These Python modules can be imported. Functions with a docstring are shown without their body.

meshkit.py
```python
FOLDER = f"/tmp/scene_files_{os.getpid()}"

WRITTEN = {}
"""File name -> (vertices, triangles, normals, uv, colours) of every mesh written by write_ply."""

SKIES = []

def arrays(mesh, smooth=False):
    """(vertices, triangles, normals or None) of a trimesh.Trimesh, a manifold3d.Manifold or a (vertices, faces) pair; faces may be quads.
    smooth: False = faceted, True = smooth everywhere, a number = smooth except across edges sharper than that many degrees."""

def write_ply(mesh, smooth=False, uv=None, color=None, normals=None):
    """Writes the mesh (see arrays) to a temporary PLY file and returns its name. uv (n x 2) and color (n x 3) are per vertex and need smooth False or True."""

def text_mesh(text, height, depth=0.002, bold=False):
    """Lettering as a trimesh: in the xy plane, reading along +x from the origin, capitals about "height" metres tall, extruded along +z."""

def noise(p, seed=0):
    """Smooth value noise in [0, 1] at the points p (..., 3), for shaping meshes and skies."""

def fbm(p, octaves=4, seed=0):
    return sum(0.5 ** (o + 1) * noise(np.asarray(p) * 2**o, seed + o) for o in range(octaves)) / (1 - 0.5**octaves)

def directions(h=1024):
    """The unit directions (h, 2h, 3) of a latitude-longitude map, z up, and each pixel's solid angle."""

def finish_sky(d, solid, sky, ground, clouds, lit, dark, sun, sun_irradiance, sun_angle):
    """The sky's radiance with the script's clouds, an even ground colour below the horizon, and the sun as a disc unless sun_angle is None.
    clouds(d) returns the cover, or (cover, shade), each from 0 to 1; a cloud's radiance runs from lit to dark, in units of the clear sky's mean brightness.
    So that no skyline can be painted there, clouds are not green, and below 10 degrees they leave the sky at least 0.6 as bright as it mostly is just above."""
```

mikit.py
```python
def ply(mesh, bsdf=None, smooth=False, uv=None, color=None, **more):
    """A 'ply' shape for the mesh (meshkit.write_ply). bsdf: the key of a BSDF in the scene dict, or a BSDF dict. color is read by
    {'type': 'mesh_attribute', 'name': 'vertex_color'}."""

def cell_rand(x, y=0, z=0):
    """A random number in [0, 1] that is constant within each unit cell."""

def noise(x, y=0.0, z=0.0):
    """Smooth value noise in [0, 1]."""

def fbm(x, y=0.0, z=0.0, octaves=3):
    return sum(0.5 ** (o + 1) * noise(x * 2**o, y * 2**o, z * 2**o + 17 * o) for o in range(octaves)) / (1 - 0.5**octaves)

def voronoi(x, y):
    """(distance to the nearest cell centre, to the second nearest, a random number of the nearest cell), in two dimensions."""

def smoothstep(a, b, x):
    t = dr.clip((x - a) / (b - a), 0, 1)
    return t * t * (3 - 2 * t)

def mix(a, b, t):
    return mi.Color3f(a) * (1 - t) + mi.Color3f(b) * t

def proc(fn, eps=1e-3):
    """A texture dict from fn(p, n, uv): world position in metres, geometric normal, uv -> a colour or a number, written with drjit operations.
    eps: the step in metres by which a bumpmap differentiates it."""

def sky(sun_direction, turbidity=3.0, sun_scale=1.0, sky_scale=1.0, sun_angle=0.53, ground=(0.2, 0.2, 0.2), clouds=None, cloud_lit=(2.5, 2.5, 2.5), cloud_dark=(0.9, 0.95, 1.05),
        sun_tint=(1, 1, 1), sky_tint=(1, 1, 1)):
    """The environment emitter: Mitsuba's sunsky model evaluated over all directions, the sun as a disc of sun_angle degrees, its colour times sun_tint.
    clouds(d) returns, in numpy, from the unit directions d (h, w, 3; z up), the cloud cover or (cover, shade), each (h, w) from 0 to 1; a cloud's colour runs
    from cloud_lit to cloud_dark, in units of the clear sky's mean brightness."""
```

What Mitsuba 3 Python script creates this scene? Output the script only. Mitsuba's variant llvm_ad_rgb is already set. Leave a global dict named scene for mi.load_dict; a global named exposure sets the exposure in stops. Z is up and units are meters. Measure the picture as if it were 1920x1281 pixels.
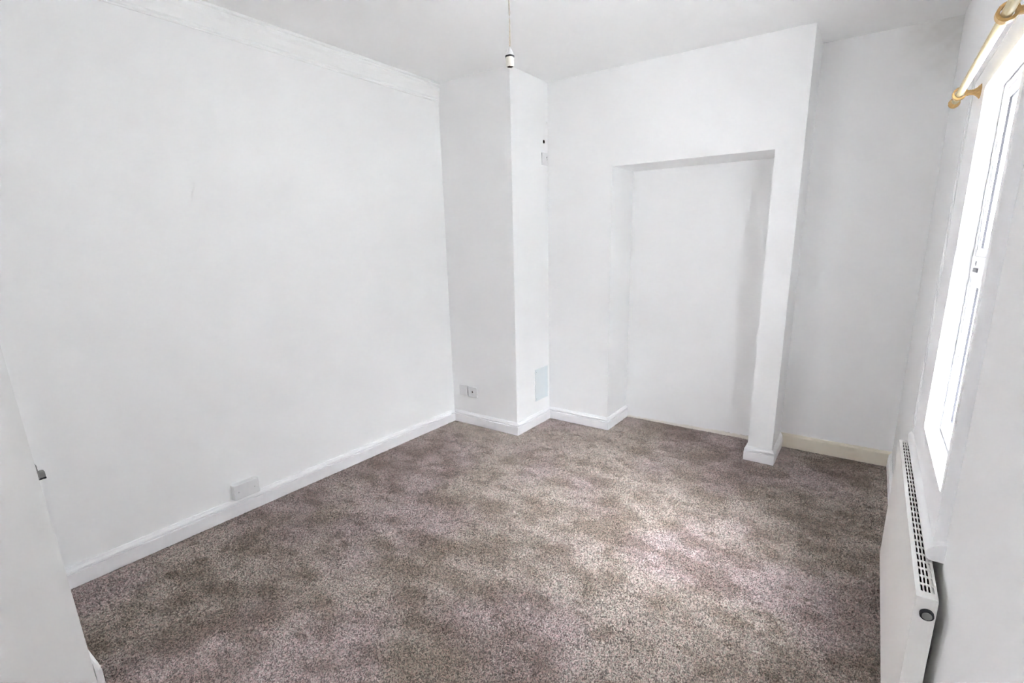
import math, random
import numpy as np, trimesh, manifold3d as m3, shapely
import mitsuba as mi, drjit as dr
import mikit, meshkit
from mikit import proc, noise, fbm, cell_rand, smoothstep, mix

T = mi.ScalarTransform4f
rng = np.random.default_rng(7)
random.seed(7)
scene, labels = {}, {}

# ---------------------------------------------------------------- camera
CAM = np.array([2.67686, -1.18808, 1.41375])
F, PPX, PPY = 932.47, 25.85, 35.41                    # pixels of the 1920 x 1281 frame
YAW, PITCH, ROLL = -0.6046, 0.2356, -0.0173
FW = np.array([math.sin(YAW) * math.cos(PITCH), math.cos(YAW) * math.cos(PITCH), -math.sin(PITCH)])
RT = np.array([math.cos(YAW), -math.sin(YAW), 0.0])
UP = np.cross(RT, FW)
UP = -math.sin(ROLL) * RT + math.cos(ROLL) * UP
scene['camera'] = {'type': 'perspective', 'fov_axis': 'x', 'fov': math.degrees(2 * math.atan(960 / F)),
                   'near_clip': 0.02, 'far_clip': 200.0,
                   'principal_point_offset_x': -PPX / 1920, 'principal_point_offset_y': -PPY / 1281,
                   'to_world': T().look_at(origin=CAM.tolist(), target=(CAM + FW).tolist(), up=UP.tolist())}


# ---------------------------------------------------------------- sky: bright even overcast daylight
def overcast(d):
    # a closed cloud cover, three times as bright overhead as at the horizon and brighter still where the sun stands behind it
    up = np.clip(d[..., 2], 0, 1)
    glow = np.clip(d @ (SUN / np.linalg.norm(SUN)), 0, 1) ** 13
    bright = np.clip(0.11 + 0.15 * up + 0.74 * glow + 0.06 * (meshkit.fbm(d * 3.0, 3, 5) - 0.5), 0, 1)
    return np.ones(up.shape), 1 - bright


SUN = np.array([0.62, -0.30, 0.74])
scene['sky'] = mikit.sky(SUN, turbidity=4.0, sun_scale=0.0, ground=(0.58, 0.58, 0.57), clouds=overcast,
                         cloud_lit=(10.5, 10.9, 11.5), cloud_dark=(0.0, 0.0, 0.0))
exposure = 6.75

# ---------------------------------------------------------------- measures (metres)
H = 2.5
W = 2.915            # right wall
Dc, D, Dr = 1.6525, 2.1067, 2.465   # chimney face, pier face, back wall
WC = 0.627           # chimney width
XN1, XN2, XP = 1.1435, 2.1436, 2.288  # recess left, recess right, pier right
ZN = 1.896
NIBX, NIBY, NIBY1 = 0.735, -0.8885, -1.24
REAR = -3.1
TS, HS = 0.018, 0.094  # skirting


# ---------------------------------------------------------------- helpers
def box(x0, x1, y0, y1, z0, z1, r=0.0):
    if r <= 0:
        m = trimesh.creation.box((x1 - x0, y1 - y0, z1 - z0))
        m.apply_translation(((x0 + x1) / 2, (y0 + y1) / 2, (z0 + z1) / 2))
        return m
    pts = []
    for sx, xx in ((1, x0), (-1, x1)):
        for sy, yy in ((1, y0), (-1, y1)):
            for sz, zz in ((1, z0), (-1, z1)):
                for k in range(3):
                    o = [r * sx, r * sy, r * sz]
                    o[k] = 0
                    pts.append((xx + o[0], yy + o[1], zz + o[2]))
                q = 0.3 * r
                pts.append((xx + q * sx, yy + q * sy, zz + q * sz))
    return trimesh.convex.convex_hull(np.array(pts))


def man(m):
    return m3.Manifold(m3.Mesh(np.asarray(m.vertices, np.float32), np.asarray(m.faces, np.uint32)))


def tri(m):
    k = m.to_mesh()
    return trimesh.Trimesh(k.vert_properties[:, :3], k.tri_verts, process=False)


def cut(a, *bs):
    a = man(a)
    for b in bs:
        a = a - man(b)
    return tri(a)


def cat(*ms):
    return trimesh.util.concatenate(list(ms))


def lathe(profile, n=40):
    return trimesh.creation.revolve(np.array(profile, float), sections=n)


def aim(mesh, direction, at=(0, 0, 0)):
    """The mesh, built along +z, turned to point along direction and moved to at."""
    m = mesh.copy()
    m.apply_transform(trimesh.geometry.align_vectors([0, 0, 1], np.asarray(direction, float)))
    m.apply_translation(at)
    return m


def run(profile, p0, p1, out, trim0=0.0, trim1=0.0):
    """A moulding: the profile (offset from the wall, height) carried from p0 to p1 (x, y); out = the unit way out of the wall.
    trim: how much longer each end gets per metre of offset (1 = mitre of an outer corner, -1 = of an inner corner)."""
    p0, p1, out = (np.array(v, float) for v in (p0, p1, out))
    a = (p1 - p0) / np.linalg.norm(p1 - p0)
    pr = np.array(profile, float)
    e0 = [(*(p0 + out * o - a * o * trim0), z) for o, z in pr]
    e1 = [(*(p1 + out * o + a * o * trim1), z) for o, z in pr]
    v = np.array(e0 + e1)
    n = len(pr)
    f = []
    for i in range(n):
        j = (i + 1) % n
        f += [(i, j, n + j), (i, n + j, n + i)]
    caps = trimesh.creation.triangulate_polygon(shapely.Polygon(pr), engine='earcut')
    order = [int(np.argmin(np.linalg.norm(pr - c, axis=1))) for c in caps[0]]
    for t in caps[1]:
        t = [order[k] for k in t]
        f += [tuple(t[::-1]), tuple(n + k for k in t)]
    m = trimesh.Trimesh(v, f, process=False)
    m.fix_normals()
    return m


def obj(key, mesh, mat, smooth=False, **kw):
    if key in scene:
        k = 1
        while f'{key}_{k:03d}' in scene:
            k += 1
        key = f'{key}_{k:03d}'
    scene[key] = mikit.ply(mesh, mat, smooth=smooth, **kw)
    return key


def tag(key, label=None, cat_=None, group=None, kind=None):
    d = {}
    if label: d['label'] = label
    if cat_: d['category'] = cat_
    if group: d['group'] = group
    if kind: d['kind'] = kind
    labels[key] = d


def struct(key, mesh, mat, label=None, cat_=None, smooth=False):
    obj(key, mesh, mat, smooth)
    tag(key, label, cat_ or key.split('_')[0], kind='structure')


# ---------------------------------------------------------------- materials
def rgb(*c):
    return {'type': 'rgb', 'value': list(c)}


def paint_tone(base, amp):
    def fn(p, n, uv):
        t = fbm(p.x * 2.3 + 3.1, p.y * 2.3, p.z * 2.3, 3) - 0.5
        return mi.Color3f(*base) * (1 + amp * t)
    return fn


def plaster_relief(p, n, uv):
    return fbm(p.x * 160, p.y * 160, p.z * 160, 2) + 0.8 * noise(p.x * 40, p.y * 40, p.z * 40)


scene['wall_paint'] = {'type': 'twosided', 'bsdf': {'type': 'bumpmap', 'scale': 0.0004, 'arbitrary': proc(plaster_relief, 0.002),
                       'bsdf': {'type': 'diffuse', 'reflectance': proc(paint_tone((0.905, 0.907, 0.906), 0.02))}}}
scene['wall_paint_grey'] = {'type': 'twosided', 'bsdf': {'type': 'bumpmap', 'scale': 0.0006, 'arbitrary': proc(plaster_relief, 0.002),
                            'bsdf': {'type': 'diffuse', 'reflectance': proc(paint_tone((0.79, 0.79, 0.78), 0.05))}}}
scene['ceiling_paint'] = {'type': 'twosided', 'bsdf': {'type': 'diffuse', 'reflectance': proc(paint_tone((0.91, 0.912, 0.905), 0.02))}}
scene['gloss_white'] = {'type': 'twosided', 'bsdf': {'type': 'principled', 'base_color': rgb(0.85, 0.85, 0.86), 'roughness': 0.35, 'specular': 0.4}}
scene['cream_gloss'] = {'type': 'twosided', 'bsdf': {'type': 'principled', 'base_color': rgb(0.80, 0.745, 0.63), 'roughness': 0.4, 'specular': 0.4}}
scene['upvc_white'] = {'type': 'twosided', 'bsdf': {'type': 'principled', 'base_color': rgb(0.88, 0.88, 0.90), 'roughness': 0.25, 'specular': 0.5}}
scene['plastic_white'] = {'type': 'twosided', 'bsdf': {'type': 'principled', 'base_color': rgb(0.78, 0.78, 0.79), 'roughness': 0.3, 'specular': 0.5}}
scene['plastic_cream'] = {'type': 'twosided', 'bsdf': {'type': 'principled', 'base_color': rgb(0.80, 0.785, 0.71), 'roughness': 0.4, 'specular': 0.5}}
scene['cord_grey'] = {'type': 'twosided', 'bsdf': {'type': 'principled', 'base_color': rgb(0.52, 0.46, 0.38), 'roughness': 0.5}}
scene['radiator_white'] = {'type': 'twosided', 'bsdf': {'type': 'principled', 'base_color': rgb(0.82, 0.81, 0.79), 'roughness': 0.3, 'specular': 0.5}}
scene['rubber_black'] = {'type': 'twosided', 'bsdf': {'type': 'principled', 'base_color': rgb(0.015, 0.016, 0.02), 'roughness': 0.5}}
scene['dark_inside'] = {'type': 'twosided', 'bsdf': {'type': 'diffuse', 'reflectance': rgb(0.03, 0.02, 0.018)}}
scene['steel_grey'] = {'type': 'twosided', 'bsdf': {'type': 'principled', 'base_color': rgb(0.28, 0.28, 0.27), 'roughness': 0.4, 'metallic': 0.6}}
scene['hardware_grey'] = {'type': 'twosided', 'bsdf': {'type': 'principled', 'base_color': rgb(0.20, 0.20, 0.22), 'roughness': 0.4}}
scene['cover_grey'] = {'type': 'twosided', 'bsdf': {'type': 'principled', 'base_color': rgb(0.74, 0.79, 0.81), 'roughness': 0.45}}
scene['glass'] = {'type': 'thindielectric', 'int_ior': 1.5}


def pine(a):
    def fn(p, n, uv):
        g = fbm(p.x * 260, p.y * 9, p.z * 260, 3)
        return mix((0.50, 0.29, 0.09), (0.70, 0.48, 0.20), g) if a else mix((0.64, 0.53, 0.30), (0.76, 0.67, 0.46), g)
    return fn


scene['pole_pine'] = {'type': 'twosided', 'bsdf': {'type': 'principled', 'base_color': proc(pine(0)), 'roughness': 0.5, 'specular': 0.3}}
scene['bracket_pine'] = {'type': 'twosided', 'bsdf': {'type': 'principled', 'base_color': proc(pine(1)), 'roughness': 0.3, 'specular': 0.5}}


def carpet(p, n, uv):
    # the pile is mottled where it was brushed this way or that; each tuft has its own tone
    patch = fbm(p.x * 2.0 + 3.7, p.y * 2.0 + 1.2, 0.0, 3)
    scuff = fbm(p.x * 8 + 2.0, p.y * 12, 3.0, 5)
    tone = smoothstep(0.25, 0.68, 0.36 * patch + 0.64 * scuff)
    smudge = smoothstep(0.60, 0.74, fbm(p.x * 11 + 40, p.y * 18 + 11, 9.0, 4))
    tone = tone * (1 - 0.75 * smudge)
    c = mix((0.200, 0.166, 0.150), (0.345, 0.306, 0.300), tone)
    hue = fbm(p.x * 2.4 + 9, p.y * 2.4, 7.0, 2)
    c = c * mix((1.01, 1.0, 0.95), (1.0, 0.95, 0.975), smoothstep(0.35, 0.65, hue))
    g = fbm(p.x * 260, p.y * 260, 1.0, 2)
    t = cell_rand(p.x * 300, p.y * 300, 5)
    g = smoothstep(0.20, 0.80, 0.6 * g + 0.4 * t)
    c = c * (0.42 + 1.2 * g)
    r = cell_rand(p.x * 200, p.y * 200, 9)
    return c * mix((1.08, 0.96, 0.95), (0.94, 1.02, 0.96), r)


scene['carpet_pile'] = {'type': 'twosided', 'bsdf': {'type': 'principled', 'base_color': proc(carpet), 'roughness': 0.95, 'specular': 0.1, 'sheen': 0.3}}


def old_plaster(p, n, uv):
    base = paint_tone((0.905, 0.907, 0.906), 0.02)(p, n, uv)
    # the bare cream strip that shows along the foot of the recess, where a skirting was taken off
    e = 0.003 + 0.013 * smoothstep(1.3, 1.9, p.x) + 0.008 * noise(p.x * 22, 0.0, 3.0) + 0.008 * noise(p.x * 90, 0.0, 1.0)
    inside = smoothstep(XN1 - 0.02, XN1, p.x) * (1 - smoothstep(XN2, XN2 + 0.02, p.x))
    k = (1 - smoothstep(e - 0.003, e, p.z)) * inside
    crack = (1 - smoothstep(0.0, 0.0025, dr.abs(p.z - e))) * smoothstep(0.5, 0.62, noise(p.x * 18 + 5, 0.0, 0.0)) * inside * smoothstep(1.5, 1.8, p.x)
    c = mix(base, (0.83, 0.80, 0.73), k)
    c = mix(c, (0.30, 0.26, 0.22), crack * 0.7)
    # damp grey bloom in the top corner by the window
    far = dr.sqrt(dr.square((p.x - W) * 1.2) + dr.square((p.z - H) * 1.0))
    damp = (1 - smoothstep(0.02, 0.40, far + 0.22 * (fbm(p.x * 7, 0.0, p.z * 7, 3) - 0.5))) * (0.5 + 0.5 * fbm(p.x * 30, 1.0, p.z * 30, 2))
    return mix(c, (0.55, 0.53, 0.48), 0.55 * damp)


scene['wall_paint_old'] = {'type': 'twosided', 'bsdf': {'type': 'bumpmap', 'scale': 0.0004, 'arbitrary': proc(plaster_relief, 0.002),
                           'bsdf': {'type': 'diffuse', 'reflectance': proc(old_plaster)}}}

# ---------------------------------------------------------------- the room shell


def pile_floor(x0, x1, y0, y1, step):
    nx, ny = int((x1 - x0) / step) + 1, int((y1 - y0) / step) + 1
    xs, ys = np.linspace(x0, x1, nx), np.linspace(y0, y1, ny)
    X, Y = np.meshgrid(xs, ys, indexing='ij')
    j = rng.uniform(-0.33, 0.33, (2, nx, ny)) * step
    j[:, [0, -1], :] = 0
    j[:, :, [0, -1]] = 0
    Z = -0.009 + 0.009 * rng.random((nx, ny)) ** 0.8
    Z += 0.004 * (meshkit.fbm(np.stack([X * 5, Y * 5, X * 0], -1), 3, 3) - 0.6)
    Z = np.minimum(Z, 0.0)
    v = np.stack([X + j[0], Y + j[1], Z], -1).reshape(-1, 3)
    a = (np.arange(nx - 1)[:, None] * ny + np.arange(ny - 1)[None]).ravel()
    f = np.concatenate([np.stack([a, a + ny, a + ny + 1], 1), np.stack([a, a + ny + 1, a + 1], 1)])
    return trimesh.Trimesh(v, f, process=False)


floor_mesh = cat(pile_floor(-0.02, W + 0.02, -1.3, Dr + 0.02, 0.0046), box(-0.02, W + 0.02, REAR - 0.02, -1.3, -0.03, -0.004))
struct('floor', floor_mesh, 'carpet_pile', 'mottled brown and mauve grey carpet covering the whole floor', smooth=False)
struct('ceiling', box(-0.2, W + 0.3, REAR - 0.2, Dr + 0.2, H, H + 0.12), 'ceiling_paint', 'plain white painted ceiling')
struct('wall_left', box(-0.2, 0, REAR - 0.2, Dr + 0.2, -0.03, H), 'wall_paint', 'long bare white wall on the left')
struct('wall_back', box(0, W + 0.3, Dr, Dr + 0.2, -0.03, H), 'wall_paint_old', 'white back wall behind the recess and beside the pier')

# chimney breast in the far left corner, with an open pipe hole in its side
breast = box(0, WC, Dc, Dr, -0.03, H)
hole_at = np.array([WC, 2.055, 2.104])
hole = aim(trimesh.creation.cylinder(0.0125, 0.09, sections=24), (1, 0, 0), hole_at)
hole_b = np.array([WC, 2.0965, 2.236])
small_hole = aim(trimesh.creation.cylinder(0.0085, 0.06, sections=20), (1, 0, 0), hole_b)
struct('wall_chimney', cut(breast, hole, small_hole), 'wall_paint', 'narrow white chimney breast in the far left corner', 'wall')
liner = cut(aim(trimesh.creation.cylinder(0.0125, 0.042, sections=24), (1, 0, 0), hole_at - [0.0225, 0, 0]),
            aim(trimesh.creation.cylinder(0.0112, 0.060, sections=24), (1, 0, 0), hole_at - [0.0095, 0, 0]))
obj('wall_chimney__pipe_hole', liner, 'dark_inside')
tag('wall_chimney__pipe_hole', 'small round dark hole left by a pipe')
obj('wall_chimney__pipe_hole_001', aim(trimesh.creation.cylinder(0.0083, 0.004, sections=20), (1, 0, 0), hole_b - [0.016, 0, 0]), 'dark_inside')
tag('wall_chimney__pipe_hole_001', 'smaller dark hole close to the corner')

pier = cut(box(WC, XP, D, Dr, -0.03, H), box(XN1, XN2, D - 0.05, Dr + 0.05, -0.1, ZN))
struct('wall_recess', pier, 'wall_paint', 'white wall with a tall doorway shaped recess and a narrow pier on its right', 'wall')

# right wall with the window opening
WY0, WY1, WZ0, WZ1 = 0.372, 0.930, 0.764, 1.836
XC = 2.890          # face of the casing
struct('wall_right', cut(box(W, W + 0.28, REAR - 0.2, Dr + 0.2, -0.03, H), box(W - 0.1, W + 0.4, WY0 - 0.006, WY1 + 0.006, WZ0 - 0.006, WZ1 + 0.006)), 'wall_paint', 'white wall on the right holding the sash window')

RWX0, RWX1 = 0.30, 0.95     # the window of the room behind
# near wall: the nib the picture is taken past, and the head over the wide opening
nb = [(-0.0, NIBY), (NIBX, NIBY), (NIBX, NIBY1), (0.0, NIBY1)]
v = []
for z, dy in ((-0.03, 0.0), (H, -0.0325)):
    v += [(x, y + dy, z) for x, y in nb]
nib = trimesh.convex.convex_hull(np.array(v))
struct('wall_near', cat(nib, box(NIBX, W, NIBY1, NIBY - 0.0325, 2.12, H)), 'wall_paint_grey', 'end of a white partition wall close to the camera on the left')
struct('wall_rear', cut(box(0, W, REAR - 0.2, REAR, -0.03, H), box(RWX0, RWX1, REAR - 0.3, REAR + 0.1, 0.80, 1.90)), 'wall_paint', 'white wall with a wide window behind the camera')

# ---------------------------------------------------------------- skirting boards and cornice
MOULD = [(0, 0), (TS, 0), (TS, 0.0625), (TS - 0.002, 0.0633), (TS - 0.010, 0.0640), (TS - 0.010, 0.0690), (TS - 0.002, 0.0710), (TS - 0.0015, 0.077), (TS - 0.005, 0.083),
         (TS - 0.010, 0.087), (TS - 0.011, 0.091), (TS - 0.013, HS), (0, HS)]
PLAIN = [(0, 0), (0.017, 0), (0.017, 0.083), (0.010, 0.0945), (0.0, 0.097)]
B = 'white moulded skirting board '
struct('baseboard_left', run(MOULD, (0, NIBY), (0, Dc), (1, 0), -1, -1), 'gloss_white', B + 'along the long left wall')
struct('baseboard_chimney', cat(run(MOULD, (0, Dc), (WC, Dc), (0, -1), -1, 1), run(MOULD, (WC, Dc), (WC, D), (1, 0), 1, -1)), 'gloss_white', B + 'wrapped round the chimney breast')
struct('baseboard_recess', cat(run(MOULD, (WC, D), (XN1, D), (0, -1), -1, 1), run(MOULD, (XN1, D), (XN1, Dr), (1, 0), 1, 0)), 'gloss_white', B + 'between chimney breast and recess')
struct('baseboard_pier', cat(run(MOULD, (XN2, D + 0.10), (XN2, D), (-1, 0), 0, 1), run(MOULD, (XN2, D), (XP, D), (0, -1), 1, 1), run(MOULD, (XP, D), (XP, Dr), (1, 0), 1, -1)), 'gloss_white', B + 'wrapped round the narrow pier')
struct('baseboard_back', run(PLAIN, (XP, Dr), (W, Dr), (0, -1), -1, 0), 'cream_gloss', 'plain cream skirting board between pier and radiator corner')
struct('baseboard_near', run(MOULD, (NIBX, NIBY), (0, NIBY), (0, 1), 0, -1), 'gloss_white', B + 'on the hidden side of the near wall end')
struct('baseboard_right', run(MOULD, (W, Dr), (W, REAR), (-1, 0), -1, 0), 'gloss_white', B + 'along the window wall behind the radiator')

CORN = [(0, 2.378), (0.006, 2.378), (0.0095, 2.384), (0.006, 2.390), (0.007, 2.396), (0.010, 2.400), (0.0095, 2.425), (0.013, 2.448), (0.020, 2.462), (0.0205, 2.470),
        (0.0165, 2.473), (0.018, 2.484), (0.026, 2.488), (0.026, 2.5), (0, 2.5)]
struct('trim_1', run(CORN, (0, Dc), (0, NIBY), (1, 0)), 'ceiling_paint', 'white moulded cornice along the top of the left wall', 'cornice')


# ---------------------------------------------------------------- window
def ring(y0, y1, z0, z1, b, x0, x1):
    """A rectangular frame in the y-z plane with members b wide, from x0 to x1."""
    o = box(x0, x1, y0, y1, z0, z1)
    return cut(o, box(x0 - 0.1, x1 + 0.1, y0 + b, y1 - b, z0 + b, z1 - b))


labels['window_1'] = {'kind': 'structure', 'label': 'narrow white framed window of two panes in the right wall', 'category': 'window'}
CY0, CY1, CZ0, CZ1 = 0.335, 1.240, 0.645, 1.950     # outside of the casing
cas = man(box(XC, W + 0.001, CY0, CY1, CZ0, CZ1)) - man(box(2.8, 3.0, WY0, WY1, WZ0, WZ1))
# a stepped band along the far and upper edges
band = man(box(XC - 0.006, XC + 0.003, CY0 + 0.001, CY1, CZ1 - 0.02, CZ1)) + man(box(XC - 0.006, XC + 0.003, CY1 - 0.02, CY1, CZ0, CZ1))
band2 = man(box(XC - 0.003, XC + 0.003, CY0 + 0.001, CY1 - 0.018, CZ1 - 0.045, CZ1 - 0.018)) + man(box(XC - 0.003, XC + 0.003, CY1 - 0.045, CY1 - 0.018, CZ0, CZ1 - 0.018))
obj('window_1__casing', tri(cas + band + band2), 'gloss_white')
# reveal lining
lin = man(box(XC + 0.002, W + 0.09, WY0 - 0.012, WY1 + 0.012, WZ0 - 0.012, WZ1 + 0.012)) - man(box(2.8, 3.1, WY0 + 0.003, WY1 - 0.003, WZ0 + 0.003, WZ1 - 0.003))
lin = lin - man(box(2.931, 2.934, WY0 - 0.004, WY1 + 0.004, WZ0 - 0.004, WZ1 + 0.004))     # the open joint in front of the frame
obj('window_1__reveal_lining', tri(lin), 'gloss_white')
# rounded nosing under the casing
nose = [(0, 0.601), (0.027, 0.601), (0.035, 0.605), (0.039, 0.613), (0.039, 0.622), (0.035, 0.631), (0.028, 0.639), (0.018, 0.646), (0.0, 0.651)]
obj('window_1__sill', run(nose, (W, CY1 + 0.01), (W, CY0 - 0.022), (-1, 0)), 'gloss_white', smooth=50)
XF = 2.934
ZM0, ZM1 = 1.278, 1.345      # the rail between the two lights
fy0, fy1 = WY0 + 0.020, WY1 - 0.020
frame = cut(box(XF, XF + 0.065, WY0 + 0.004, WY1 - 0.004, WZ0 + 0.004, WZ1 - 0.004), box(XF - 0.1, XF + 0.2, fy0, fy1, WZ0 + 0.022, ZM0), box(XF - 0.1, XF + 0.2, fy0, fy1, ZM1, WZ1 - 0.022))
obj('window_1__frame', frame, 'upvc_white')
for k, (z0, z1, gx) in enumerate(((WZ0 + 0.022, ZM0, 2.9515), (ZM1, WZ1 - 0.022, 2.9445))):
    s = '' if k == 0 else '_001'
    y0, y1, z0, z1 = fy0 + 0.0005, fy1 - 0.0005, z0 + 0.0005, z1 - 0.0005
    # the sash: inner bead with a rounded edge, a black seal, then the part outside the glass
    obj('window_1__sash' + s, cat(ring(y0, y1, z0, z1, 0.016, XF + 0.004, XF + 0.007), ring(y0, y1, z0, z1, 0.022, XF + 0.007, gx), ring(y0, y1, z0, z1, 0.022, gx + 0.006, XF + 0.045)), 'upvc_white')
    obj('window_1__sash' + s + '__gasket', ring(y0, y1, z0, z1, 0.0235, gx, gx + 0.006), 'rubber_black')
    tag('window_1__sash' + s + '__gasket', 'black rubber seal')
    g = trimesh.Trimesh([(gx + 0.003, y0 + 0.02, z0 + 0.02), (gx + 0.003, y1 - 0.02, z0 + 0.02), (gx + 0.003, y1 - 0.02, z1 - 0.02), (gx + 0.003, y0 + 0.02, z1 - 0.02)],
                        [(0, 1, 2), (0, 2, 3)], process=False)
    obj('window_1__sash' + s + '__pane', g, 'glass')
    tag('window_1__sash' + s + '__pane', 'clear glass pane')
obj('window_1__sash__lock', cat(box(XF - 0.004, XF + 0.002, 0.790, 0.850, 1.300, 1.312, 0.002), box(XF - 0.001, XF + 0.014, 0.835, 0.850, 1.318, 1.333, 0.002)), 'hardware_grey')
tag('window_1__sash__lock', 'small grey window lock')

# the window behind the camera, which lights the room through the wide opening
labels['window_2'] = {'kind': 'structure', 'label': 'white framed window behind the camera', 'category': 'window'}
fr = cut(box(RWX0, RWX1, REAR - 0.12, REAR - 0.05, 0.80, 1.90), *[box(a, b, REAR - 0.3, REAR + 0.1, 0.86, 1.84) for a, b in ((RWX0 + 0.06, (RWX0 + RWX1) / 2 - 0.03), ((RWX0 + RWX1) / 2 + 0.03, RWX1 - 0.06))])
obj('window_2__frame', fr, 'upvc_white')
for a, b in ((RWX0 + 0.05, (RWX0 + RWX1) / 2 - 0.02), ((RWX0 + RWX1) / 2 + 0.02, RWX1 - 0.05)):
    obj('window_2__pane', trimesh.Trimesh([(a, REAR - 0.085, 0.85), (b, REAR - 0.085, 0.85), (b, REAR - 0.085, 1.85), (a, REAR - 0.085, 1.85)], [(0, 1, 2), (0, 2, 3)], process=False), 'glass')

# ---------------------------------------------------------------- curtain pole
PX, PZ, PR = 2.840, 1.844, 0.0100
tag('curtain_pole', 'pale pine curtain pole with ball ends above the window', 'curtain pole')
obj('curtain_pole__pole', aim(trimesh.creation.cylinder(PR, 1.09, sections=32), (0, 1, 0), (PX, 0.579, PZ)), 'pole_pine', smooth=40)
fin = [(0, -0.002), (0.0095, -0.002), (0.0095, 0.010), (0.0075, 0.016), (0.0085, 0.021), (0.0135, 0.026), (0.0165, 0.034), (0.0160, 0.043), (0.0125, 0.050), (0.0115, 0.0505),
       (0.0105, 0.049), (0.006, 0.0525), (0, 0.0535)]
for sy, y in ((1, 1.122), (-1, 0.035)):
    m = lathe(fin, 36) if sy > 0 else lathe(fin, 36)
    obj('curtain_pole__finial', aim(m, (0, sy, 0), (PX, y, PZ)), 'bracket_pine', smooth=35)
for y, wall in ((1.022, XC), (0.300, W)):
    cup = cut(aim(trimesh.creation.cylinder(0.0185, 0.020, sections=40), (0, 1, 0), (PX, y, PZ)),
              aim(trimesh.creation.cylinder(0.0125, 0.05, sections=40), (0, 1, 0), (PX, y, PZ)))
    arm = lathe([(0, 0), (0.021, 0), (0.021, 0.003), (0.0175, 0.006), (0.012, 0.011), (0.0085, 0.017), (0.0075, 0.024), (0.0085, 0.032), (0.0085, wall - PX - 0.014), (0, wall - PX - 0.014)], 36)
    b = man(aim(arm, (-1, 0, 0), (wall + 0.001, y, PZ))) + man(cup)
    obj('curtain_pole__bracket', tri(b), 'bracket_pine', smooth=35)

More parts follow.
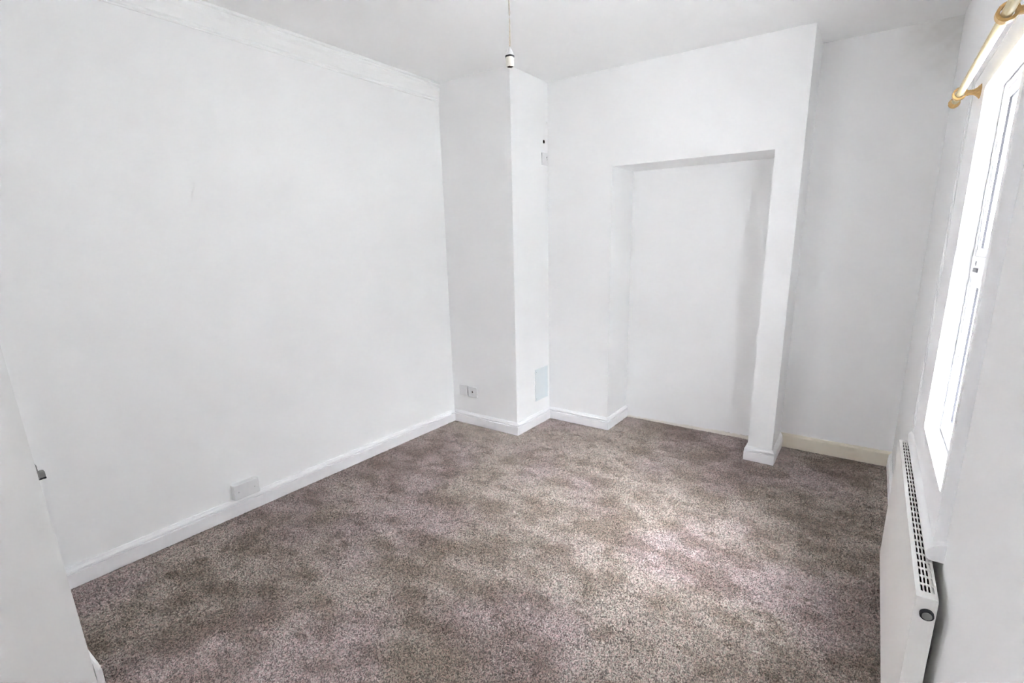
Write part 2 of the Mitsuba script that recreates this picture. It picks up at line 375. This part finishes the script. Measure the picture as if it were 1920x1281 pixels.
# ---------------------------------------------------------------- radiator under the window
RX0, RX1 = 2.852, 2.894
RY0, RY1, RZ0, RZ1 = 0.148, 1.26, 0.048, 0.592
tag('radiator', 'white panel radiator with slotted top grille under the window', 'radiator')
front = cat(box(RX0, RX0 + 0.010, RY0 + 0.012, RY1 - 0.012, RZ0, RZ1 - 0.010, 0.004))
obj('radiator__front_panel', front, 'radiator_white')
obj('radiator__back_panel', box(RX1 - 0.010, RX1, RY0 + 0.015, RY1 - 0.015, RZ0 + 0.015, RZ1 - 0.02, 0.003), 'radiator_white')
nrow, ncol = 30, 4
gx0, gx1, gy0, gy1 = RX0 + 0.009, RX1 - 0.004, RY0 + 0.024, RY1 - 0.020
plate = shapely.box(RX0 + 0.001, RY0, RX1, RY1)
px, py = (gx1 - gx0) / ncol, (gy1 - gy0) / nrow
slots = [shapely.box(gx0 + i * px + 0.0016, gy0 + j * py + 0.0042, gx0 + (i + 1) * px - 0.0016, gy0 + (j + 1) * py - 0.0042) for i in range(ncol) for j in range(nrow)]
gr = trimesh.creation.extrude_polygon(plate.difference(shapely.union_all(slots)), 0.0025, engine='earcut')
gr.apply_translation((0, 0, RZ1 - 0.0025))
lip = cat(box(RX0, RX0 + 0.002, RY0, RY1, RZ1 - 0.016, RZ1), box(RX1 - 0.002, RX1, RY0, RY1, RZ1 - 0.014, RZ1))
obj('radiator__top_grille', cat(gr, lip), 'radiator_white')
tag('radiator__top_grille', 'white steel grille of small rectangular slots')
fins = cat(*[box(RX0 + 0.0105, RX1 - 0.0105, y - 0.0006, y + 0.0006, RZ0 + 0.03, RZ1 - 0.007) for y in np.arange(RY0 + 0.03, RY1 - 0.02, 0.012)])
obj('radiator__convector_fins', fins, 'dark_inside')
tag('radiator__convector_fins', 'dark fins inside the radiator', kind='stuff')
for k, (y0, y1) in enumerate(((RY0, RY0 + 0.002), (RY1 - 0.002, RY1))):
    side = cat(box(RX0 + 0.001, RX1, y0, y1, RZ0 + 0.01, RZ1 - 0.001), box(RX0, RX0 + 0.006, y0, y0 + 0.004 if k == 0 else y1, RZ0 + 0.008, RZ1 - 0.002),
               box(RX0, RX0 + 0.003, *((y0, y0 + 0.016) if k == 0 else (y1 - 0.016, y1)), RZ0 + 0.008, RZ1 - 0.002))
    obj('radiator__side_panel', side, 'radiator_white')
    plug = lathe([(0, 0), (0.0138, 0), (0.0138, 0.006), (0.012, 0.008), (0.0112, 0.0085), (0, 0.0085)], 28)
    inner = lathe([(0, 0), (0.0098, 0), (0.0098, 0.0012), (0, 0.0014)], 24)
    sy = -1 if k == 0 else 1
    yy = y0 if k == 0 else y1
    a = obj('radiator__vent_plug', aim(plug, (0, sy, 0), ((RX0 + RX1) / 2 + 0.004, yy, RZ1 - 0.040)), 'rubber_black', smooth=35)
    tag(a, 'round black vent plug')
    a = obj(a + '__screw', aim(inner, (0, sy, 0), ((RX0 + RX1) / 2 + 0.004, yy + sy * 0.0085, RZ1 - 0.040)), 'steel_grey', smooth=35)
    tag(a, 'grey screw head')
for y in (RY0 + 0.2, RY1 - 0.2):
    obj('radiator__wall_bracket', box(RX1 - 0.001, W + 0.001, y, y + 0.03, RZ0 + 0.08, RZ1 - 0.08), 'radiator_white')
for y in (RY0 + 0.03, RY1 - 0.03):
    obj('radiator__pipe', cat(aim(trimesh.creation.cylinder(0.0075, RZ0 + 0.06, sections=20), (0, 0, 1), ((RX0 + RX1) / 2, y, (RZ0 + 0.06) / 2 - 0.012))), 'radiator_white', smooth=40)

# ---------------------------------------------------------------- pendant lamp holder
LX, LY, LZ = 1.462, 0.500, 2.052      # foot of the holder
tag('pendant_lamp', 'bare white pendant lamp holder without a bulb hanging from the ceiling', 'pendant lamp')
top = LZ + 0.068
cp = [np.array([LX + 0.0025 * math.sin(t * 5.0) * (1 - t), LY, top - 0.004 + t * (H - 0.02 - top)]) for t in np.linspace(0, 1, 24)]
circ = shapely.Point(0, 0).buffer(0.0026, quad_segs=4)
obj('pendant_lamp__cord', trimesh.creation.sweep_polygon(circ, np.array(cp), engine='earcut'), 'cord_grey', smooth=60)
tag('pendant_lamp__cord', 'thin grey flex')
cap = lathe([(0, 0.068), (0.0035, 0.068), (0.006, 0.064), (0.0095, 0.054), (0.0135, 0.046), (0.0148, 0.040), (0.0148, 0.0375), (0, 0.0375)], 40)
cap.apply_translation((LX, LY, LZ))
obj('pendant_lamp__cap', cap, 'plastic_white', smooth=35)
gap = lathe([(0, 0.032), (0.0168, 0.032), (0.0172, 0.034), (0.0168, 0.0375), (0, 0.0375)], 40)
gap.apply_translation((LX, LY, LZ))
obj('pendant_lamp__ring', gap, 'rubber_black', smooth=35)
tag('pendant_lamp__ring', 'black ring below the cap')
bod = lathe([(0.0118, 0.0), (0.0142, 0.0), (0.0146, 0.004), (0.0146, 0.028), (0.0152, 0.032), (0, 0.032), (0, 0.022), (0.0118, 0.022), (0.0118, 0.0)], 40)
bod.apply_translation((LX, LY, LZ))
obj('pendant_lamp__holder', bod, 'plastic_cream', smooth=35)
tag('pendant_lamp__holder', 'cream bayonet holder open at the bottom')
ins = lathe([(0, 0.0215), (0.0116, 0.0215), (0.0116, 0.001), (0.0112, 0.001), (0.0112, 0.0205), (0, 0.0205)], 32)
ins.apply_translation((LX, LY, LZ))
obj('pendant_lamp__holder__socket', ins, 'dark_inside', smooth=35)
tag('pendant_lamp__holder__socket', 'dark brown inside of the holder')
rose = lathe([(0, -0.024), (0.010, -0.024), (0.030, -0.017), (0.037, -0.008), (0.038, 0.001), (0, 0.001)], 44)
rose.apply_translation((LX, LY, H - 0.001))
obj('pendant_lamp__ceiling_rose', rose, 'plastic_white', smooth=35)


# ---------------------------------------------------------------- sockets and plates
def plate_on(key, centre, right, out, w, h, t, label, category, screws=(), hole=None, mat='plastic_white', group=None, raised=None):
    """A faceplate: centre on the wall, right and out unit vectors; built in (right, up, out) and turned into place."""
    right, out, c = np.array(right, float), np.array(out, float), np.array(centre, float)
    M = np.eye(4)
    M[:3, 0], M[:3, 1], M[:3, 2], M[:3, 3] = right, (0, 0, 1), out, c

    def put(m):
        m = m.copy()
        m.apply_transform(M)
        if np.linalg.det(M[:3, :3]) < 0:
            m.invert()
        return m
    tag(key, label, category, group)
    body = box(-w / 2, w / 2, -h / 2, h / 2, 0, t, min(0.004, t / 2))
    if hole:
        hm = trimesh.creation.cylinder(hole[2], 0.02, sections=20)
        hm.apply_translation((hole[0], hole[1], t))
        body = cut(body, hm)
    obj(key + '__plate', put(body), mat)
    if raised:
        a, b, hh = raised
        rb = box(-a / 2, a / 2, -b / 2, b / 2, t - 0.0005, t + hh, 0.0008)
        obj(key + '__centre_panel', put(rb), mat)
    for sx in screws:
        sm = lathe([(0, 0), (0.0028, 0), (0.0026, 0.0006), (0, 0.0008)], 16)
        sm.apply_translation((sx, 0, t - 0.0002))
        a = obj(key + '__screw', put(sm), 'steel_grey', smooth=35)
        tag(a, 'grey screw head')
    if hole:
        core = cut(trimesh.creation.cylinder(hole[2], 0.006, sections=20), trimesh.creation.cylinder(hole[2] * 0.55, 0.02, sections=20))
        core.apply_translation((hole[0], hole[1], t - 0.0045))
        a = obj(key + '__port', put(core), 'dark_inside')
        tag(a, 'dark round aerial port')


plate_on('blank_socket_box', (0, -0.031, 0.094 + 0.043), (0, 1, 0), (1, 0, 0), 0.134, 0.084, 0.036,
         'white double blank socket box standing on the left skirting board', 'socket', screws=(-0.043, 0.040), raised=(0.05, 0.03, 0.0006))
plate_on('wall_socket', (0.112, Dc, 0.271), (1, 0, 0), (0, -1, 0), 0.084, 0.086, 0.009,
         'plain white blank wall plate low on the chimney breast, nearest the corner', 'socket', raised=(0.03, 0.03, 0.0006))
plate_on('wall_socket_001', (0.211, Dc, 0.271), (1, 0, 0), (0, -1, 0), 0.086, 0.086, 0.014,
         'white aerial socket with a dark round port low on the chimney breast', 'socket', hole=(0, 0, 0.0075))
plate_on('cable_outlet', (WC, 2.058, 1.985), (0, 1, 0), (1, 0, 0), 0.082, 0.086, 0.008,
         'white outlet plate high on the side of the chimney breast below the pipe hole', 'socket', screws=(0.027,), hole=(0.024, 0.016, 0.006))
tag('access_panel', 'pale grey flat access panel low on the side of the chimney breast', 'panel')
obj('access_panel__cover', box(WC, WC + 0.004, 1.899, 2.081, 0.190, 0.446, 0.0015), 'cover_grey')
for z in (0.21, 0.426):
    sm = aim(lathe([(0, 0), (0.003, 0), (0.0028, 0.0007), (0, 0.0009)], 16), (1, 0, 0), (WC + 0.0038, 1.912, z))
    obj('access_panel__screw', sm, 'steel_grey', smooth=35)

# the small catch on the hidden face of the near wall end, seen edge on
tag('door_catch', 'small dark metal catch sticking out behind the near wall end', 'catch')
yb = NIBY - 0.0325 * 0.77 / 2.5
obj('door_catch__plate', box(0.685, 0.722, yb - 0.003, yb + 0.0045, 0.7535, 0.797, 0.001), 'steel_grey')
obj('door_catch__stub', box(0.690, 0.712, yb + 0.003, yb + 0.020, 0.752, 0.770, 0.0015), 'steel_grey')
obj('door_catch__stub__tip', box(0.690, 0.712, yb + 0.003, yb + 0.0205, 0.747, 0.7525, 0.001), 'rubber_black')
